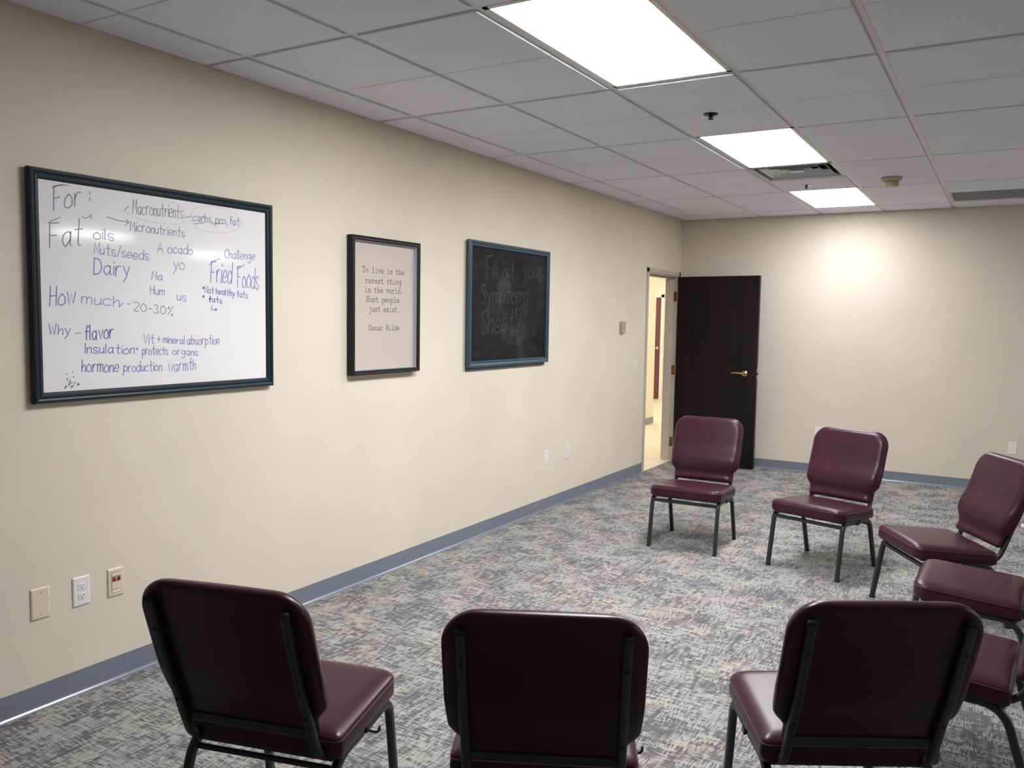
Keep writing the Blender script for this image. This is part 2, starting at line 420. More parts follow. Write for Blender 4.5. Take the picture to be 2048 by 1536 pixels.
def ceiling_light(x0, x1, y0, y1, label, group, M, z=ZF, name='ceiling_light'):
    t = thing(name, label, 'ceiling light', ((x0+x1)/2, (y0+y1)/2, z), 0, group)
    a, b = (x1-x0)/2-.012, (y1-y0)/2-.012; f = .022
    mb = MB(); mb.box(-a, a, -b, -b+f, -.003, .02).box(-a, a, b-f, b, -.003, .02).box(-a, -a+f, -b, b, -.003, .02).box(a-f, a, -b, b, -.003, .02)
    mb.obj('light_frame', LFRAME, t)
    MB().box(-a+f, a-f, -b+f, b-f, .002, .008).obj('diffuser', M, t)
    MB().box(-a, a, -b, b, .022, .08).obj('light_housing', LFRAME, t)
    return t
for (x, y) in ((-.85, 1.2), (-.85, 4.6), (-3.0, 5.3), (-3.0, 2.0)):
    ceiling_light(x-.3, x+.3, y-.6, y+.6, 'hallway ceiling panel hidden beyond the doorway, lighting the cream hall', 'hallway ceiling panels', HALLF, H-.004, 'hall_ceiling_light')

# ------------------------------------------------------------------ ceiling fittings
labs = {(3, -2): 'largest bright ceiling light panel, nearest the camera at the top of the photo',
        (3, 2): 'bright ceiling light panel in the middle of the row, touching the square air vent',
        (3, 6): 'smallest bright ceiling light panel, nearest the far wall, behind the air vent'}
for k in sorted(main_lights):
    ceiling_light(LX(k[0]), LX(k[0]+1), CY(k[1]), CY(k[1]+2), labs.get(k, 'ceiling light panel of the same row, behind the camera'), 'row of ceiling light panels', FRONTS[k[1]])
for k in sorted(far_lights):
    ceiling_light(LX(k[0]), LX(k[0]+1), CY(k[1]), CY(k[1]+2), 'ceiling light panel assumed over the unseen right part of the room, out of frame', 'out of frame light panels', FRONTF)

# square four-way air diffuser
vx, vy = (LX(3)+LX(4))/2, (CY(4)+CY(5))/2
v = thing('air_vent', 'square four way air vent in the ceiling between the two farther light panels', 'air vent', (vx, vy, ZF))
a = C/2-.012
MB().box(-a, a, -a, -a+.02, -.002, .02).box(-a, a, a-.02, a, -.002, .02).box(-a, -a+.02, -a, a, -.002, .02).box(a-.02, a, -a, a, -.002, .02).obj('vent_frame', VENTW, v)
MB().box(-a, a, -a, a, .085, .09).box(-a, -a+.004, -a, a, .02, .085).box(a-.004, a, -a, a, .02, .085).box(-a, a, -a, -a+.004, .02, .085).box(-a, a, a-.004, a, .02, .085).obj('vent_throat', VENTD, v)
for k in range(4):
    ro = .240-.060*k; ri = ro-.048; z0 = -.002+.001*k; z1 = .040
    mb = MB(); vs = []
    for (r, z) in ((ro, z0), (ro, z0+.002), (ri, z1), (ri, z1-.002)):
        vs += [(-r, -r, z), (r, -r, z), (r, r, z), (-r, r, z)]
    fs = []
    for (p, q) in ((0, 1), (1, 2), (2, 3), (3, 0)):
        for e in range(4): fs.append((p*4+e, p*4+(e+1) % 4, q*4+(e+1) % 4, q*4+e))
    mb.add(vs, fs).obj('vane', VENTW, v)
MB().box(-.045, .045, -.045, .045, .0, .004, .001).obj('vent_core', VENTW, v)
# return grille
g = thing('return_air_grille', 'grey return air grille in the ceiling by the far wall, at the right edge', 'air vent', ((LX(5)+LX(6))/2, (CY(7)+CY(8))/2, ZF))
MB().box(-a, a, -a, -a+.018, -.003, .01).box(-a, a, a-.018, a, -.003, .01).box(-a, -a+.018, -a, a, -.003, .01).box(a-.018, a, -a, a, -.003, .01).obj('grille_frame', GRILLE, g)
for k in range(26):
    y = -a+.03+k*(2*a-.06)/25
    MB().add([(-a+.018, y-.007, .0), (a-.018, y-.007, .0), (a-.018, y+.007, .012), (-a+.018, y+.007, .012), (-a+.018, y-.006, -.001), (a-.018, y-.006, -.001), (a-.018, y+.008, .011), (-a+.018, y+.008, .011)],
             [(0, 1, 2, 3), (4, 7, 6, 5), (0, 3, 7, 4), (1, 5, 6, 2), (0, 4, 5, 1), (3, 2, 6, 7)]).obj('slat', GRILLE, g)
MB().box(-a, a, -a, a, .03, .035).obj('grille_backing', GRILLE, g)
def sprinkler(x, y, M, M2, label):
    s = thing('sprinkler_head', label, 'sprinkler', (x, y, H))
    MB().lathe((0, 0, 0), [(.040, -.001), (.038, -.005), (.026, -.009), (.011, -.010)], 24).obj('escutcheon', M2, s, True, 40)
    MB().lathe((0, 0, 0), [(.009, -.008), (.009, -.015), (.005, -.017), (.005, -.026)], 12).obj('sprinkler_body', M, s, True, 40)
    MB().lathe((0, 0, 0), [(.015, -.028), (.015, -.030), (.004, -.032)], 16).obj('deflector', M, s, True, 40)
    for q in (-1, 1):
        MB().box(q*.009-.002, q*.009+.002, -.0025, .0025, -.029, -.012).obj('sprinkler_arm', M, s)
sprinkler(1.775, -4.62, DARKM, DARKM, 'black sprinkler head in the ceiling between the nearest and middle light panels')
sprinkler(1.742, -1.965, DARKM, CHROME, 'small chrome sprinkler head between the air vent and the farthest light panel')
s = thing('smoke_detector', 'beige round smoke detector on the ceiling right of the air vent', 'smoke detector', (2.395, -2.06, H))
MB().lathe((0, 0, 0), [(.078, 0), (.078, -.012), (.060, -.030), (.054, -.034)], 32).obj('detector_base', BEIGEP, s, True, 35)
MB().lathe((0, 0, 0), [(.045, -.032), (.045, -.037)], 32).obj('detector_gap', DARKP, s)
MB().lathe((0, 0, 0), [(.052, -.037), (.053, -.050), (.050, -.066), (.046, -.072)], 32).obj('detector_head', BEIGEP, s, True, 35)

# ------------------------------------------------------------------ frames on the left wall
def picture_frame(name, M, y0, y1, z0, z1, prof, parent):
    """prof: (inset, x) closed section swept round the rectangle with mitred corners"""
    mb = MB(); n = len(prof); vs = []
    for (sy_, sz_) in ((0, 0), (1, 0), (1, 1), (0, 1)):
        for ins, x in prof:
            vs.append((x, (y0+ins) if sy_ == 0 else (y1-ins), (z0+ins) if sz_ == 0 else (z1-ins)))
    fs = []
    for c in range(4):
        d = (c+1) % 4
        for i in range(n): fs.append((c*n+i, c*n+(i+1) % n, d*n+(i+1) % n, d*n+i))
    return mb.add(vs, fs).obj(name, M, parent)

# single-stroke lettering : digits = x, letters = y (a=-4 .. e=0 baseline .. k=6 x-height .. o=10 cap)
GL = {'a': "6j 4k 1j 0h 1f 3e 6h|6k 6f 7e", 'b': "0o 0e|0h 3k 6i 6f 3e 0f", 'c': "6j 3k 0i 0f 3e 6f", 'd': "6i 3k 0i 0f 3e 6g|6o 6e",
 'e': "0h 6h 5k 2k 0h 0f 3e 6f", 'f': "5n 3o 2m 2e|0k 5k", 'g': "6j 3k 0i 0g 3f 6h|6k 6c 3a 0b", 'h': "0o 0e|0h 3k 5j 5e",
 'i': "0k 0e|0m 0n", 'j': "2k 2c 0a|2m 2n", 'k': "0o 0e|5k 0g 5e", 'l': "0o 0f 1e", 'm': "0k 0e|0i 2k 4j 4e|4i 6k 8j 8e",
 'n': "0k 0e|0i 3k 5j 5e", 'o': "3k 0i 0f 3e 6f 6i 3k", 'p': "0k 0a|0i 3k 6i 6f 3e 0g", 'r': "0k 0e|0h 2k 5k",
 's': "5j 3k 0j 1h 5g 5e 2e 0f", 't': "3o 3f 5e|0k 6k", 'u': "0k 0f 2e 5g|5k 5e", 'v': "!0k 3e 6k", 'w': "!0k 2e 4j 6e 8k",
 'x': "!0k 5e|!5k 0e", 'y': "!0k 3f|!6k 3d 0a", 'A': "!0e 3o 6e|1h 5h", 'C': "6m 4o 1m 0j 1f 4e 6f", 'D': "!0o 0e|0o 5n 7j 5f 0e",
 'F': "!0o 0e|!0o 7o|!0j 5j", 'H': "0o 0e|6o 6e|0j 6j", 'M': "!0e 1o 4h 7o 8e", 'N': "!0e 0o 6e 6o", 'V': "!0o 3e 6o", 'W': "!0o 2e 4l 6e 8o",
 'I': "0o 0e", 'S': "6n 3o 0m 2k 6h 4e 0f", '0': "3o 0l 0h 3e 6h 6l 3o", '2': "0m 3o 6m 4i 0e 6e", '3': "0n 3o 5m 3j 6g 3e 0f",
 '%': "!6o 0e|1n 0l 2l 1n|5g 4e 6e 5g", '-': "!0i 4i", '/': "!4o 0d", '+': "!3l 3f|!0i 6i", '*': "!2n 2j|!0m 4k|!0k 4m", ',': "!1f 0c", '.': "!0e 0f", ' ': ""}
# typed (slab serif) letters on a fixed 7-unit body
TW = {'T': "!0o 6o|!3o 3e|!0o 0m|!6o 6m|!1e 5e", 'o': "3k 1j 0h 1f 3e 5f 6h 5j 3k", 'l': "!1o 3o 3e|!1e 5e", 'i': "!1k 3k 3e|!1e 5e|!3m 3n", 'v': "!1k 3e 5k|!0k 2k|!4k 6k",
 'e': "0h 6h 5j 3k 1j 0h 1f 3e 6f", 's': "5j 3k 1j 1i 3h 5g 5f 3e 0f|!5k 5i|!0g 0e", 't': "!2n 2g|2g 3e 4e 6f|!0k 5k", 'h': "!0o 1o 1e|1i 3k 5j 5e|!0e 2e|!4e 6e",
 'r': "!0k 2k 2e|2h 4k 6j|!0e 4e", 'a': "1j 3k 5j 5f 6e|5h 2h 0f 2e 5f", 'n': "!0k 1k 1e|1i 3k 5j 5e|!0e 2e|!4e 6e", 'g': "5j 3k 0j 0h 3g 5h 5j|!4k 6k|5k 5c 3a 1b",
 'w': "!1k 2e 3j 4e 5k|!0k 2k|!4k 6k", 'd': "5j 3k 0i 0f 3e 5f|!4o 5o 5e 6e", '.': "!2e 3e 3f 2f 2e", 'M': "!1e 1o 3i 5o 5e|!0e 2e|!4e 6e|!0o 1o|!5o 6o", 'p': "!0k 1k 1a|1j 3k 6i 6f 3e 1f|!0a 3a",
 'j': "!2k 4k|4k 4c 2a 0b|!4m 4n", 'u': "!0k 1k|1k 1f 3e 5f|!4k 5k 5e 6e", 'x': "!1e 5k|!1k 5e|!0k 2k|!4k 6k|!0e 2e|!4e 6e", 'O': "3o 1n 0j 1f 3e 5f 6j 5n 3o",
 'c': "5j 3k 0i 0f 3e 6f|!5k 5i", 'W': "!1o 2e 3l 4e 5o|!0o 2o|!4o 6o", ' ': ""}
def strokes(g):
    out = []
    for part in (g.split('|') if g else []):
        st = part.startswith('!'); part = part.lstrip('!')
        pts = [(int(t[0]), ord(t[1])-101) for t in part.split()]
        if len(pts) > 2 and not st: pts = [(p.x, p.y) for p in smooth_path([(a, b, 0) for a, b in pts], 4)]
        out.append(pts)
    return out
def ribbon(mb, pts, w, x, th=.0004):
    n = len(pts)
    if n < 2: return
    vs = []
    for i, (y, z) in enumerate(pts):
        a = pts[max(0, i-1)]; b = pts[min(n-1, i+1)]
        dy, dz = b[0]-a[0], b[1]-a[1]; L = math.hypot(dy, dz) or 1e-6; ny, nz = -dz/L*w/2, dy/L*w/2
        ey = (dy/L*w*.35 if i == n-1 else -dy/L*w*.35 if i == 0 else 0); ez = (dz/L*w*.35 if i == n-1 else -dz/L*w*.35 if i == 0 else 0)
        vs += [(x, y+ny+ey, z+nz+ez), (x, y-ny+ey, z-nz+ez), (x+th, y+ny+ey, z+nz+ez), (x+th, y-ny+ey, z-nz+ez)]
    fs = [(0, 1, 3, 2)]
    for i in range(n-1):
        o = 4*i; fs += [(o+2, o+3, o+7, o+6), (o, o+4, o+5, o+1), (o, o+2, o+6, o+4), (o+1, o+5, o+7, o+3)]
    mb.add(vs, fs)
def write(mb, text, y0, z0, y1, z1, h, w, x, hand=True):
    gl = GL if hand else TW
    adv = []; pos = 0
    for ch in text:
        ss = strokes(gl.get(ch, "")); wd = max([p[0] for s_ in ss for p in s_], default=2)
        adv.append((pos, ss)); pos += (wd+2.2) if hand else 7.6
    tot = pos-2.2 if hand else pos-1.6
    k = h/10; sx = (y1-y0)/tot
    for p, ss in adv:
        jy = random.uniform(-.35, .35)*k if hand else 0; sl = random.uniform(.02, .10) if hand else 0; js = random.uniform(.93, 1.08) if hand else 1
        for s_ in ss:
            q = []
            for (px, py) in s_:
                u = (p+px)*sx; q.append((y0+u+py*k*sl*js, z0+(z1-z0)*u/(y1-y0)+py*k*js+jy))
            ribbon(mb, q, w, x)

# whiteboard
wb = thing('whiteboard', 'large whiteboard in a navy frame covered in blue marker notes', 'whiteboard', (0, 0, 0))
MPROF = [(0.004, 0), (0, .012), (0, .026), (.004, .032), (.012, .034), (.018, .031), (.021, .027), (.027, .029), (.034, .028), (.040, .024), (.043, .019), (.043, 0)]
picture_frame('frame', NAVY, -7.36, -6.142, 1.222, 2.129, MPROF, wb)
MB().box(.004, .020, -7.325, -6.178, 1.258, 2.094).obj('board_panel', GLASSBOARD, wb)
WB = [('For', -7.259, 1.974, -7.15, 2.01, 0.091, 'k'), ('Fat', -7.279, 1.828, -7.147, 1.851, 0.1, 'k'), ('Macronutrients', -6.918, 2.001, -6.668, 2.007, 0.057, 'k'), ('carbs, pro, fat', -6.612, 2.002, -6.347, 2.009, 0.037, 'k'), ('Micronutrients', -6.931, 1.928, -6.66, 1.925, 0.041, 'k'), ('oils', -7.096, 1.88, -7.009, 1.879, 0.047, 'b'), ('Nuts/seeds', -7.096, 1.82, -6.846, 1.808, 0.042, 'b'), ('A', -6.8, 1.849, -6.774, 1.848, 0.046, 'k'), ('ocado', -6.748, 1.847, -6.619, 1.848, 0.044, 'b'), ('Dairy', -7.099, 1.733, -6.939, 1.735, 0.064, 'b'), ('Ma', -6.832, 1.725, -6.778, 1.725, 0.039, 'b'), ('yo', -6.721, 1.777, -6.663, 1.778, 0.05, 'b'), ('Hum', -6.84, 1.663, -6.769, 1.661, 0.039, 'b'), ('us', -6.704, 1.639, -6.656, 1.636, 0.042, 'b'), ('Challenge', -6.436, 1.846, -6.253, 1.85, 0.042, 'b'), ('Fried', -6.519, 1.728, -6.398, 1.727, 0.097, 'b'), ('Foods', -6.361, 1.716, -6.232, 1.709, 0.1, 'b'), ('*Not healthy fats', -6.566, 1.681, -6.3, 1.661, 0.031, 'd'), ('*  fats', -6.567, 1.641, -6.455, 1.633, 0.028, 'd'), ('How', -7.285, 1.602, -7.181, 1.613, 0.078, 'b'), ('much', -7.155, 1.614, -6.988, 1.605, 0.047, 'b'), ('20-30%', -6.922, 1.591, -6.728, 1.572, 0.038, 'k'), ('Why', -7.292, 1.491, -7.205, 1.491, 0.041, 'b'), ('flavor', -7.144, 1.469, -7.02, 1.472, 0.062, 'd'), ('Insulation', -7.144, 1.413, -6.923, 1.406, 0.039, 'd'), ('+', -6.915, 1.418, -6.902, 1.417, 0.022, 'b'), ('protects', -6.884, 1.401, -6.757, 1.397, 0.037, 'b'), ('organs', -6.731, 1.397, -6.597, 1.387, 0.035, 'b'), ('Vit', -6.878, 1.448, -6.823, 1.447, 0.039, 'b'), ('+ mineral', -6.81, 1.453, -6.668, 1.442, 0.034, 'b'), ('absorption', -6.654, 1.44, -6.475, 1.438, 0.042, 'b'), ('hormone', -7.16, 1.338, -6.998, 1.331, 0.051, 'd'), ('production', -6.975, 1.33, -6.789, 1.326, 0.043, 'b'), ('warmth', -6.755, 1.32, -6.609, 1.324, 0.051, 'b')]
WF = [([(-7.142, 1.964), (-7.132, 1.958), (-7.118, 1.963), (-7.105, 1.974), (-7.105, 1.959)], 'k'), ([(-7.11, 2.066), (-7.107, 2.055)], 'k'), ([(-7.11, 2.043), (-7.11, 2.029)], 'k'), ([(-7.036, 1.973), (-6.988, 1.965), (-6.938, 1.962)], 'k'), ([(-6.949, 1.971), (-6.937, 1.963), (-6.953, 1.948)], 'k'), ([(-6.956, 2.01), (-6.937, 2.028)], 'k'), ([(-6.652, 2.014), (-6.623, 2.021)], 'k'), ([(-6.603, 1.99), (-6.552, 2.0)], 'k'), ([(-6.501, 2.0), (-6.443, 2.008)], 'k'), ([(-7.263, 2.061), (-7.23, 2.074), (-7.199, 2.078)], 'k'), ([(-7.283, 1.923), (-7.26, 1.936), (-7.234, 1.95)], 'k'), ([(-6.979, 2.009), (-6.941, 1.999), (-6.887, 1.981), (-6.806, 1.974), (-6.722, 1.977), (-6.674, 1.986), (-6.659, 2.014), (-6.664, 2.046), (-6.703, 2.069), (-6.771, 2.077)], 'r'), ([(-6.62, 2.029), (-6.606, 2.057), (-6.542, 2.076), (-6.447, 2.08), (-6.369, 2.061), (-6.334, 2.026), (-6.359, 1.991), (-6.429, 1.968), (-6.516, 1.961), (-6.58, 1.969), (-6.616, 2.0), (-6.62, 2.029)], 'r'), ([(-6.527, 1.809), (-6.499, 1.828), (-6.463, 1.844)], 'b'), ([(-6.367, 1.801), (-6.341, 1.81), (-6.316, 1.824)], 'b'), ([(-6.524, 1.633), (-6.524, 1.656)], 'd'), ([(-6.53, 1.649), (-6.524, 1.656), (-6.518, 1.649)], 'd'), ([(-6.514, 1.62), (-6.516, 1.601), (-6.486, 1.603)], 'd'), ([(-6.496, 1.609), (-6.486, 1.603), (-6.496, 1.595)], 'd'), ([(-6.949, 1.619), (-6.937, 1.618)], 'k'), ([(-7.184, 1.494), (-7.161, 1.498)], 'b'), ([(-6.988, 1.605), (-6.969, 1.622)], 'b')]
INK = {'k': INKK, 'b': INKB, 'd': INKD, 'r': INKR}
for t_, y0, z0, y1, z1, h, c in WB:
    mb = MB(); write(mb, t_, y0, z0, y1, z1, h, .0031 if h < .06 else .004, .0202); mb.obj('marker_writing', INK[c], wb)
for pts, c in WF:
    q = [(p.x, p.y) for p in smooth_path([(a_, b_, 0) for a_, b_ in pts], 5)] if len(pts) > 2 else pts
    mb = MB(); ribbon(mb, q, .0032 if c != 'r' else .0026, .0202); mb.obj('marker_stroke', INK[c], wb)
mb = MB()
for _ in range(26):
    y = -7.205+random.gauss(0, .018); z = 1.275+abs(random.gauss(0, .028)); ribbon(mb, [(y, z), (y+.002, z+.003)], .0030, .0202)
o = mb.obj('ink_specks', DARKP, wb); o['kind'] = 'stuff'

# quote poster in shadow box
qf = thing('framed_quote', 'narrow black framed poster with a typed quotation, between whiteboard and chalkboard', 'picture frame', (0, 0, 0))
picture_frame('frame', BLACKW, -5.565, -4.935, 1.243, 2.041, [(.006, 0), (0, .006), (0, .045), (.007, .048), (.012, .045), (.019, .046), (.025, .042), (.025, 0)], qf)
MB().box(.002, .014, -5.545, -4.955, 1.263, 2.021).obj('poster', PAPER, qf)
picture_frame('lining', PAPERIN, -5.540, -4.960, 1.268, 2.016, [(0, .014), (0, .036), (.003, .036), (.003, .014)], qf)
MB().box(.0365, .0385, -5.541, -4.959, 1.267, 2.017).obj('glass_pane', GLASS, qf)
QT = [('To live is the', -5.447, 1.836, -5.062, 1.839), ('rarest thing', -5.422, 1.775, -5.089, 1.778), ('in the world.', -5.423, 1.721, -5.072, 1.724), ('Most people', -5.412, 1.667, -5.108, 1.667), ('just exist.', -5.388, 1.61, -5.1, 1.61), ('Oscar Wilde', -5.389, 1.5, -5.106, 1.5)]
for t_, y0, z0, y1, z1 in QT:
    sx = (y1-y0)/(len(t_)*7.6-1.6); i = 0
    for word in t_.split(' '):
        ya = y0+i*7.6*sx; yb = ya+(len(word)*7.6-1.6)*sx; za = z0+(z1-z0)*(ya-y0)/(y1-y0); zb = z0+(z1-z0)*(yb-y0)/(y1-y0)
        mb = MB(); write(mb, word, ya, za, yb, zb, .034 if t_[0] != 'O' else .032, .0029, .0142, False); mb.obj('typed_word', INKT, qf)
        i += len(word)+1

# chalkboard
cb = thing('chalkboard', 'smudged chalkboard in a blue frame with faint chalk words', 'chalkboard', (0, 0, 0))
NAVY2 = mat('slate_blue_frame_paint', (.030, .062, .088), .33)
picture_frame('frame', NAVY2, -4.370, -3.205, 1.237, 2.121, [(.012, .014), (.0, .015), (0, .034), (.006, .041), (.014, .043), (.022, .039), (.026, .035), (.034, .037), (.040, .033), (.042, .022), (.042, .014)], cb)
picture_frame('backing_strip', NAVY2, -4.355, -3.235, 1.215, 2.105, [(0, 0), (0, .014), (.06, .014), (.06, 0)], cb)
MB().box(.002, .0215, -4.335, -3.24, 1.272, 2.086).obj('board_panel', CHALKB, cb)
CB = [('Fill', -4.129, 1.861, -3.984, 1.872, 0.152), ('out', -3.903, 1.876, -3.749, 1.891, 0.117), ('your', -3.602, 1.887, -3.324, 1.908, 0.126), ('Symptoms', -4.199, 1.69, -3.535, 1.699, 0.137), ('Sheet', -4.19, 1.472, -3.743, 1.492, 0.163)]
CF = [(-3.712, 1.647), (-3.69, 1.658), (-3.617, 1.665), (-3.644, 1.596), (-3.667, 1.525), (-3.695, 1.588), (-3.712, 1.643)]
for t_, y0, z0, y1, z1, h in CB:
    mb = MB(); write(mb, t_, y0, z0, y1, z1, h, .0048, .0217); mb.obj('chalk_writing', CHALK, cb)
for pts in (CF, [(-4.13, 2.0), (-4.09, 2.02), (-4.04, 2.035)]):
    mb = MB(); ribbon(mb, pts, .005, .0217); mb.obj('chalk_stroke', CHALK, cb)

# ------------------------------------------------------------------ wall plates
def plate_mb(w=.072, h=.118, t=.006):
    mb = MB(); vs = []
    for (dx, k) in ((0, 0), (t*.55, 0), (t, .005)):
        vs += [(dx, -w/2+k, -h/2+k), (dx, w/2-k, -h/2+k), (dx, w/2-k, h/2-k), (dx, -w/2+k, h/2-k)]
    fs = [(0, 1, 2, 3), (8, 9, 10, 11)]
    for r in (0, 1):
        for e in range(4): fs.append((r*4+e, r*4+(e+1) % 4, (r+1)*4+(e+1) % 4, (r+1)*4+e))
    return mb.add(vs, fs)
def plate(label, M, y, z, kind, far=False, name='wall_plate', cat='wall plate', s=1.0, group=None):
    t = thing(name, label, cat, (y, 0, z) if far else (0, y, z), -PI/2 if far else 0, group)
    plate_mb(.074*s, .122*s).obj('cover_plate', M, t)
    if kind in ('blank', 'outlet'):
        for zz in ((-.042, .042) if kind == 'blank' else (0,)): MB().lathe((.0055, 0, zz*s), [(.0028, 0), (.0024, .0012)], 8, 'x').obj('screw', CHROME if kind == 'blank' else M, t)
    if kind == 'outlet':
        for zz in (.0205, -.0205):
            o = MB().box(.005, .0078, -.0165, .0165, zz-.0135, zz+.0135, .002).obj('socket_face', M, t)
            MB().box(.0074, .0081, -.0078, -.0058, zz-.001, zz+.0075).obj('slot', DARKP, o)
            MB().box(.0074, .0081, .0058, .0078, zz, zz+.0075).obj('slot', DARKP, o)
            MB().lathe((.0074, 0, zz-.007), [(.0026, 0), (.0026, .0007)], 10, 'x').obj('ground_hole', DARKP, o)
    if kind == 'data':
        MB().box(.005, .0085, -.022, .022, -.043, .043, .0015).obj('insert', M, t)
        for yy in (-.0105, .0105):
            j = MB().box(.0080, .0105, yy-.0085, yy+.0085, .005, .024, .001).obj('red_jack', REDJ, t)
            MB().box(.0101, .0108, yy-.005, yy+.005, .009, .018).obj('jack_opening', DARKP, j)
        for zz in (.036, -.037): MB().box(.0082, .0092, -.019, .018, zz-.0055, zz+.0065).obj('label_window', WHITE, t); MB().box(.0080, .0095, -.018, .020, zz+.0065, zz+.0078).obj('window_edge', DARKP, t)
        MB().box(.0082, .0092, -.018, .018, .0265, .0285).obj('printed_strip', BLACKM, t)
    if kind == 'switch':
        MB().box(.005, .007, -.006, .006, -.013, .013).obj('toggle_slot', IVORY, t)
        MB().add([(.006, -.0045, -.004), (.006, .0045, -.004), (.006, .0045, .008), (.006, -.0045, .008), (.018, -.0035, .003), (.018, .0035, .003), (.017, .0035, .010), (.017, -.0035, .010)],
                 [(0, 3, 2, 1), (4, 5, 6, 7), (0, 1, 5, 4), (1, 2, 6, 5), (2, 3, 7, 6), (3, 0, 4, 7)]).obj('toggle', M, t)
        for zz in (-.042, .042): MB().lathe((.0055, 0, zz), [(.0028, 0), (.0024, .0012)], 8, 'x').obj('screw', M, t)
    return t
plate('blank ivory wall plate, leftmost of the three plates under the whiteboard', IVORY, -7.345, .428, 'blank', s=1.03)
plate('white two socket outlet under the whiteboard, between the blank plate and red jacks', WHITE, -7.175, .431, 'outlet', name='wall_outlet', cat='outlet')
plate('ivory data plate with two red jacks, low on the wall under the whiteboard', IVORY, -7.02, .428, 'data', name='data_plate')
plate('white wall plate low on the left wall below the chalkboard', WHITE, -3.143, .442, 'blank')
plate('white wall plate low on the left wall, first one right of the chalkboard', WHITE, -2.752, .440, 'outlet', name='wall_outlet', cat='outlet')
plate('white wall plate low on the far wall at the right edge of the photo', WHITE, 3.322, .436, 'blank', far=True)
plate('white wall plate on the far wall, mostly hidden behind a chair back', WHITE, 1.565, .432, 'outlet', far=True, name='wall_outlet', cat='outlet')
plate('white toggle light switch on the left wall beside the doorway', WHITE, -1.27, 1.135, 'switch', name='light_switch', cat='light switch')
th = thing('thermostat', 'small beige box on the left wall above the light switch', 'thermostat', (0, -1.655, 1.515))
MB().box(0, .006, -.030, .046, -.058, .058, .002).obj('back_plate', IVORY, th)
MB().box(.006, .034, -.040, .030, -.056, .056, .004).obj('cover', BEIGEP, th)
MB().box(.006, .030, .030, .036, -.054, .054).obj('side_slot', DARKP, th)
fp = tag(MB().box(3.40, 3.60, -1.54, -1.44, 0.0, .018, .005).obj('floor_plate', WHITE), 'small low white object on the carpet, cut off by the right photo edge', 'floor plate')

# ------------------------------------------------------------------ chairs
def outline_dist(px, py, poly):
    best = 9
    for i in range(len(poly)):
        ax, ay = poly[i]; bx, by = poly[(i+1) % len(poly)]
        dx, dy = bx-ax, by-ay; L = dx*dx+dy*dy or 1e-12
        t = max(0, min(1, ((px-ax)*dx+(py-ay)*dy)/L)); best = min(best, math.hypot(px-ax-t*dx, py-ay-t*dy))
    return best
def cl(n, p=2.2):   # clustered parameters in [-1,1]
    r = []
    for i in range(n+1):
        t = 2*i/n-1; r.append(math.copysign(1-(1-abs(t))**p, t))
    return r
UP = [(.02, .338), (.10, .335), (.155, .341), (.203, .372), (.232, .43), (.262, .51), (.30, .60), (.374, .82)]
UPS = [(p.x, p.y) for p in smooth_path([(a_, b_, 0) for a_, b_ in UP], 8)]
def up_y(z):
    if z >= .82: return .374+(z-.82)*.336
    for (ya, za), (yb, zb) in zip(UPS, UPS[1:]):
        if za <= z <= zb and zb > za and z > .36: return ya+(yb-ya)*(z-za)/(zb-za)
    return .232
PZ0, PZ1 = .413, .867
def pad_w(z):
    r = .095; top = .256
    if z > PZ1-r: return top-r+math.sqrt(max(0, r*r-(z-(PZ1-r))**2))*1.0
    if z > .60: return .256+.0*(z)
    if z > .525: return .251+.005*(z-.525)/.075
    if z > .468: t = (z-.468)/.057; return .214+.037*(t*t*(3-2*t))
    rb = .018
    if z < PZ0+rb: return .212-rb+math.sqrt(max(0, rb*rb-(PZ0+rb-z)**2))
    return .212+.002*(z-PZ0)/.053
def make_pad():
    zz = []
    n = 46
    for i in range(n+1):
        t = i/n; e = t*t*(3-2*t)*.55+t*.45; zz.append(PZ0+(PZ1-PZ0)*e)
    zz = sorted(set([PZ0, PZ0+.003, PZ0+.008, PZ1-.002, PZ1-.006, PZ1-.012]+zz))
    poly = [(pad_w(z), z) for z in zz]+[(-pad_w(z), z) for z in reversed(zz)]
    us = cl(26); mb = MB(); front = []; back = []
    for z in zz:
        m_ = (up_y(z+.004)-up_y(z-.004))/.008; L = math.hypot(1, m_); ny, nz = -1/L, m_/L
        w = pad_w(z)
        k = (z-PZ0)/(PZ1-PZ0)
        Tk = .046+.016*math.exp(-((z-.560)/.06)**2)+.006*k - .012*math.exp(-((z-.458)/.035)**2)
        fr_, bk_ = [], []
        for u in us:
            x = u*w; d = outline_dist(x, z, poly)
            R1, R2 = .040, .016
            f1 = math.sqrt(max(0, 1-(1-min(d, R1)/R1)**2)); f2 = math.sqrt(max(0, 1-(1-min(d, R2)/R2)**2))
            mid = .016; yb = up_y(z)-.012
            crown = .006*(1-u*u)
            tf = mid+(Tk-mid+crown)*f1; tb = mid-(mid-.001)*f2
            fr_.append((x, yb+ny*tf, z+nz*tf)); bk_.append((x, yb+ny*tb, z+nz*tb))
        front.append(fr_); back.append(bk_)
    nu = len(us); nz_ = len(zz); vs = [v for r in front for v in r]; o = len(vs); vs += [v for r in back for v in r]
    fs = []
    for i in range(nz_-1):
        for j in range(nu-1):
            a_ = i*nu+j; fs.append((a_, a_+1, a_+nu+1, a_+nu)); fs.append((o+a_, o+a_+nu, o+a_+nu+1, o+a_+1))
    for i in range(nz_-1):
        for j in (0, nu-1): a_ = i*nu+j; fs.append((a_, a_+nu, o+a_+nu, o+a_))
    for i in (0, nz_-1):
        for j in range(nu-1): a_ = i*nu+j; fs.append((a_, a_+1, o+a_+1, o+a_))
    return weld(mb.add(vs, fs), VINYL, 'backrest')
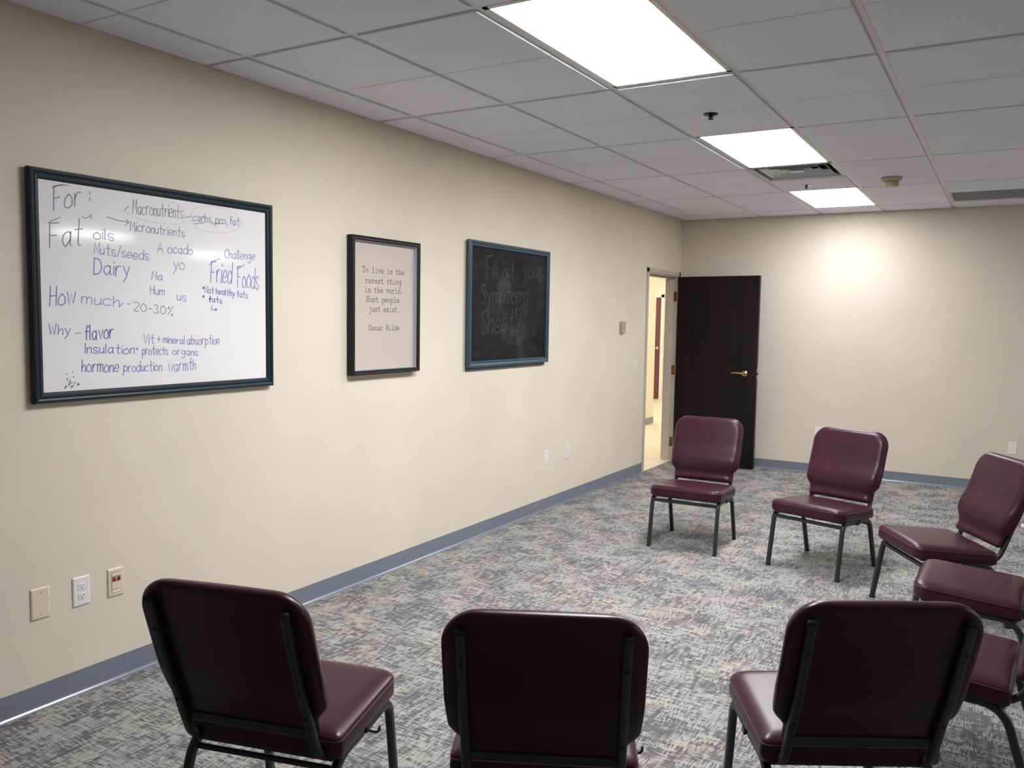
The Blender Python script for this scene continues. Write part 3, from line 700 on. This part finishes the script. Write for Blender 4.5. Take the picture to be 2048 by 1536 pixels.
def weld(mb, M, name):
    import bmesh
    me = mb.mesh(name, M, True); bm = bmesh.new(); bm.from_mesh(me); bmesh.ops.remove_doubles(bm, verts=bm.verts[:], dist=.0002)
    bmesh.ops.recalc_face_normals(bm, faces=bm.faces[:])
    for f in bm.faces: f.smooth = True
    bm.to_mesh(me); bm.free(); return me
SY0, SY1 = -.250, .176
def seat_w(y):   # half width for a given y (front corners rounded, rear nearly square)
    r = .060; w = .250+.004*(y-SY0)/(SY1-SY0)
    if y < SY0+r: return w-r+math.sqrt(max(0, r*r-(SY0+r-y)**2))
    rb = .022
    if y > SY1-rb: return w-rb+math.sqrt(max(0, rb*rb-(y-(SY1-rb))**2))
    return w
def seat_z(y): return .349-.058*y
def seat_grid():
    ys = []; n = 30
    for t in cl(n, 1.8): ys.append((SY0+SY1)/2+t*(SY1-SY0)/2)
    us = cl(28, 2.0)
    poly = [(seat_w(y), y) for y in ys]+[(-seat_w(y), y) for y in reversed(ys)]
    return ys, us, poly
def make_seat():
    ys, us, poly = seat_grid(); mb = MB(); top = []
    for y in ys:
        row = []
        for u in us:
            x = u*seat_w(y); d = outline_dist(x, y, poly); R = .05
            f = math.sqrt(max(0, 1-(1-min(d, R)/R)**2)); crown = .006*(1-u*u)
            row.append((x, y, seat_z(y)+.054+(.020+crown)*f))
        top.append(row)
    nu = len(us); ny = len(ys); vs = [v for r in top for v in r]; fs = []
    for i in range(ny-1):
        for j in range(nu-1): a_ = i*nu+j; fs.append((a_, a_+1, a_+nu+1, a_+nu))
    # side walls following the outline, bottom inset
    loop = [i*nu+nu-1 for i in range(ny)]+[(ny-1)*nu+j for j in range(nu-2, -1, -1)]+[i*nu for i in range(ny-2, -1, -1)]+[j for j in range(1, nu-1)]
    base = len(vs); lv = [vs[i] for i in loop]; n = len(lv)
    prev = loop
    for (ins, dz) in ((.0, -.006), (-.003, -.022), (-.002, -.044), (.004, -.053), (.016, -.056)):
        st = len(vs)
        for (x, y, z) in lv:
            cx, cyy = 0, (SY0+SY1)/2; L = math.hypot(x, y-cyy); vs.append((x*(1-ins/L), cyy+(y-cyy)*(1-ins/L), z+dz))
        cur = list(range(st, st+n))
        for k in range(n): fs.append((prev[k], prev[(k+1) % n], cur[(k+1) % n], cur[k]))
        prev = cur
    fs.append(tuple(prev))
    mb.add(vs, fs)
    me = weld(mb, VINYL, 'seat')
    pip = MB(); P = [Vector((p[0]*1.001, p[1], p[2]-.001)) for p in lv]; r = .0024; vv = []; ff = []
    Q = []
    for p in P:
        if not Q or (p-Q[-1]).length > .004: Q.append(p)
    n = len(Q)
    for i, p in enumerate(Q):
        t = (Q[(i+1) % n]-Q[i-1]).normalized(); nn = t.cross(Vector((0, 0, 1))).normalized(); b_ = Vector((0, 0, 1))
        for k in range(6): a_ = 2*PI*k/6; vv.append(tuple(p+nn*r*math.cos(a_)+b_*r*math.sin(a_)))
    for i in range(n):
        for k in range(6): ff.append((i*6+k, i*6+(k+1) % 6, ((i+1) % n)*6+(k+1) % 6, ((i+1) % n)*6+k))
    pip.add(vv, ff)
    return me, pip.mesh('piping', PIPING, True)
PAD = make_pad(); SEAT, PIPE = make_seat()
def make_chair():
    t = thing('stacking_chair', '', 'chair')
    so = link('seat', SEAT, t); link('piping', PIPE, so)
    link('backrest', PAD, t)
    MB().add([(-.225, -.215, seat_z(-.215)-.010), (.225, -.215, seat_z(-.215)-.010), (.225, .165, seat_z(.165)-.010), (-.225, .165, seat_z(.165)-.010),
              (-.225, -.215, seat_z(-.215)+.004), (.225, -.215, seat_z(-.215)+.004), (.225, .165, seat_z(.165)+.004), (-.225, .165, seat_z(.165)+.004)],
             [(0, 1, 2, 3), (4, 7, 6, 5), (0, 4, 5, 1), (1, 5, 6, 2), (2, 6, 7, 3), (3, 7, 4, 0)]).obj('seat_board', BLACKM, t)
    sec = rrect(.026, .028, .008)
    ZR = .338
    for s_ in (-1, 1):
        x = s_*.232
        f_ = fillet([(x+s_*.003, -.257, .006), (x, -.203, ZR+.012), (x, -.02, ZR-.002)], [.055])
        l1 = MB().sweep(f_, sec).obj('leg', BLACKM, t, True, 50)
        r_ = fillet([(x+s_*.003, .257, .006), (x, .158, ZR-.006), (x, .0, ZR-.002)], [.075])
        l2 = MB().sweep(r_, sec).obj('leg', BLACKM, t, True, 50)
        for l_, y in ((l1, -.257), (l2, .257)):
            MB().box(x+s_*.003-.012, x+s_*.003+.012, y-.016, y+.016, 0, .010, .003).obj('foot_cap', RUBBER, l_)
        ux = s_*.203
        path = [(ux, p[0], p[1]) for p in UPS]
        u = MB().sweep(path, rrect(.024, .021, .006)).obj('back_upright', BLACKM, t, True, 50)
        e = UPS[-1]
        MB().box(ux-.0125, ux+.0125, e[0]-.010, e[0]+.0125, e[1]-.004, e[1]+.010, .003).obj('end_cap', RUBBER, u)
        for z in (.735, .50):
            y = up_y(z)+.0105
            MB().lathe((ux, y, z), [(.0058, -.001), (.0058, .0018), (.003, .0028)], 10, 'y').obj('bolt', RUBBER, u)
    MB().sweep([(-.232, -.208, .326), (.232, -.208, .326)], rrect(.022, .020, .006), (0, 0, 1)).obj('front_crossbar', BLACKM, t, True, 50)
    MB().sweep([(-.232, .150, .300), (.232, .150, .300)], rrect(.014, .018, .005), (0, 0, 1)).obj('rear_crossbar', BLACKM, t, True, 50)
    yb = up_y(.437)
    MB().box(-.193, .193, yb-.010, yb-.004, .425, .447, .001).obj('back_rail', BLACKM, t)
    h = MB().sweep([(-.243, -.03, .330), (-.262, -.03, .328), (-.275, -.03, .330), (-.281, -.03, .338), (-.281, -.03, .350)], rrect(.007, .007, .002), (0, 1, 0))
    h.obj('ganging_hook', BLACKM, t, True, 50)
    MB().box(.243, .252, -.045, -.015, .322, .340, .003).obj('ganging_loop', BLACKM, t)
    return t
proto = make_chair()
def copy_tree(o, parent=None):
    c = o.copy(); COL.objects.link(c); c.parent = parent
    for ch in [x for x in bpy.data.objects if x.parent == o]: copy_tree(ch, c)
    return c
CH = [(1.408, -7.376, 3.405, 'burgundy vinyl stacking chair seen from behind, nearest the whiteboard wall'),
      (2.153, -7.111, 3.605, 'burgundy vinyl stacking chair seen squarely from behind, middle of the three nearest chairs'),
      (2.835, -6.565, 3.677, 'burgundy vinyl stacking chair seen from behind, rightmost of the three nearest chairs'),
      (1.363, -3.437, .027, 'burgundy vinyl stacking chair facing the camera in front of the open dark door'),
      (2.260, -3.508, -.292, 'burgundy vinyl stacking chair facing the camera in front of the bare far wall'),
      (2.976, -4.075, -1.034, 'burgundy vinyl stacking chair turned left, its back below the far right wall plate'),
      (3.185, -4.850, -1.60, 'burgundy vinyl stacking chair at right edge showing only its seat, the farther of two such'),
      (3.150, -5.800, -1.635, 'burgundy vinyl stacking chair cropped at right edge, seat just behind the nearest right chair back')]
for i, (x, y, a_, lb) in enumerate(CH):
    c = proto if i == 0 else copy_tree(proto)
    c.location = (x, y, 0); c.rotation_euler = (0, 0, a_); c['label'] = lb; c['group'] = 'circle of stacking chairs'
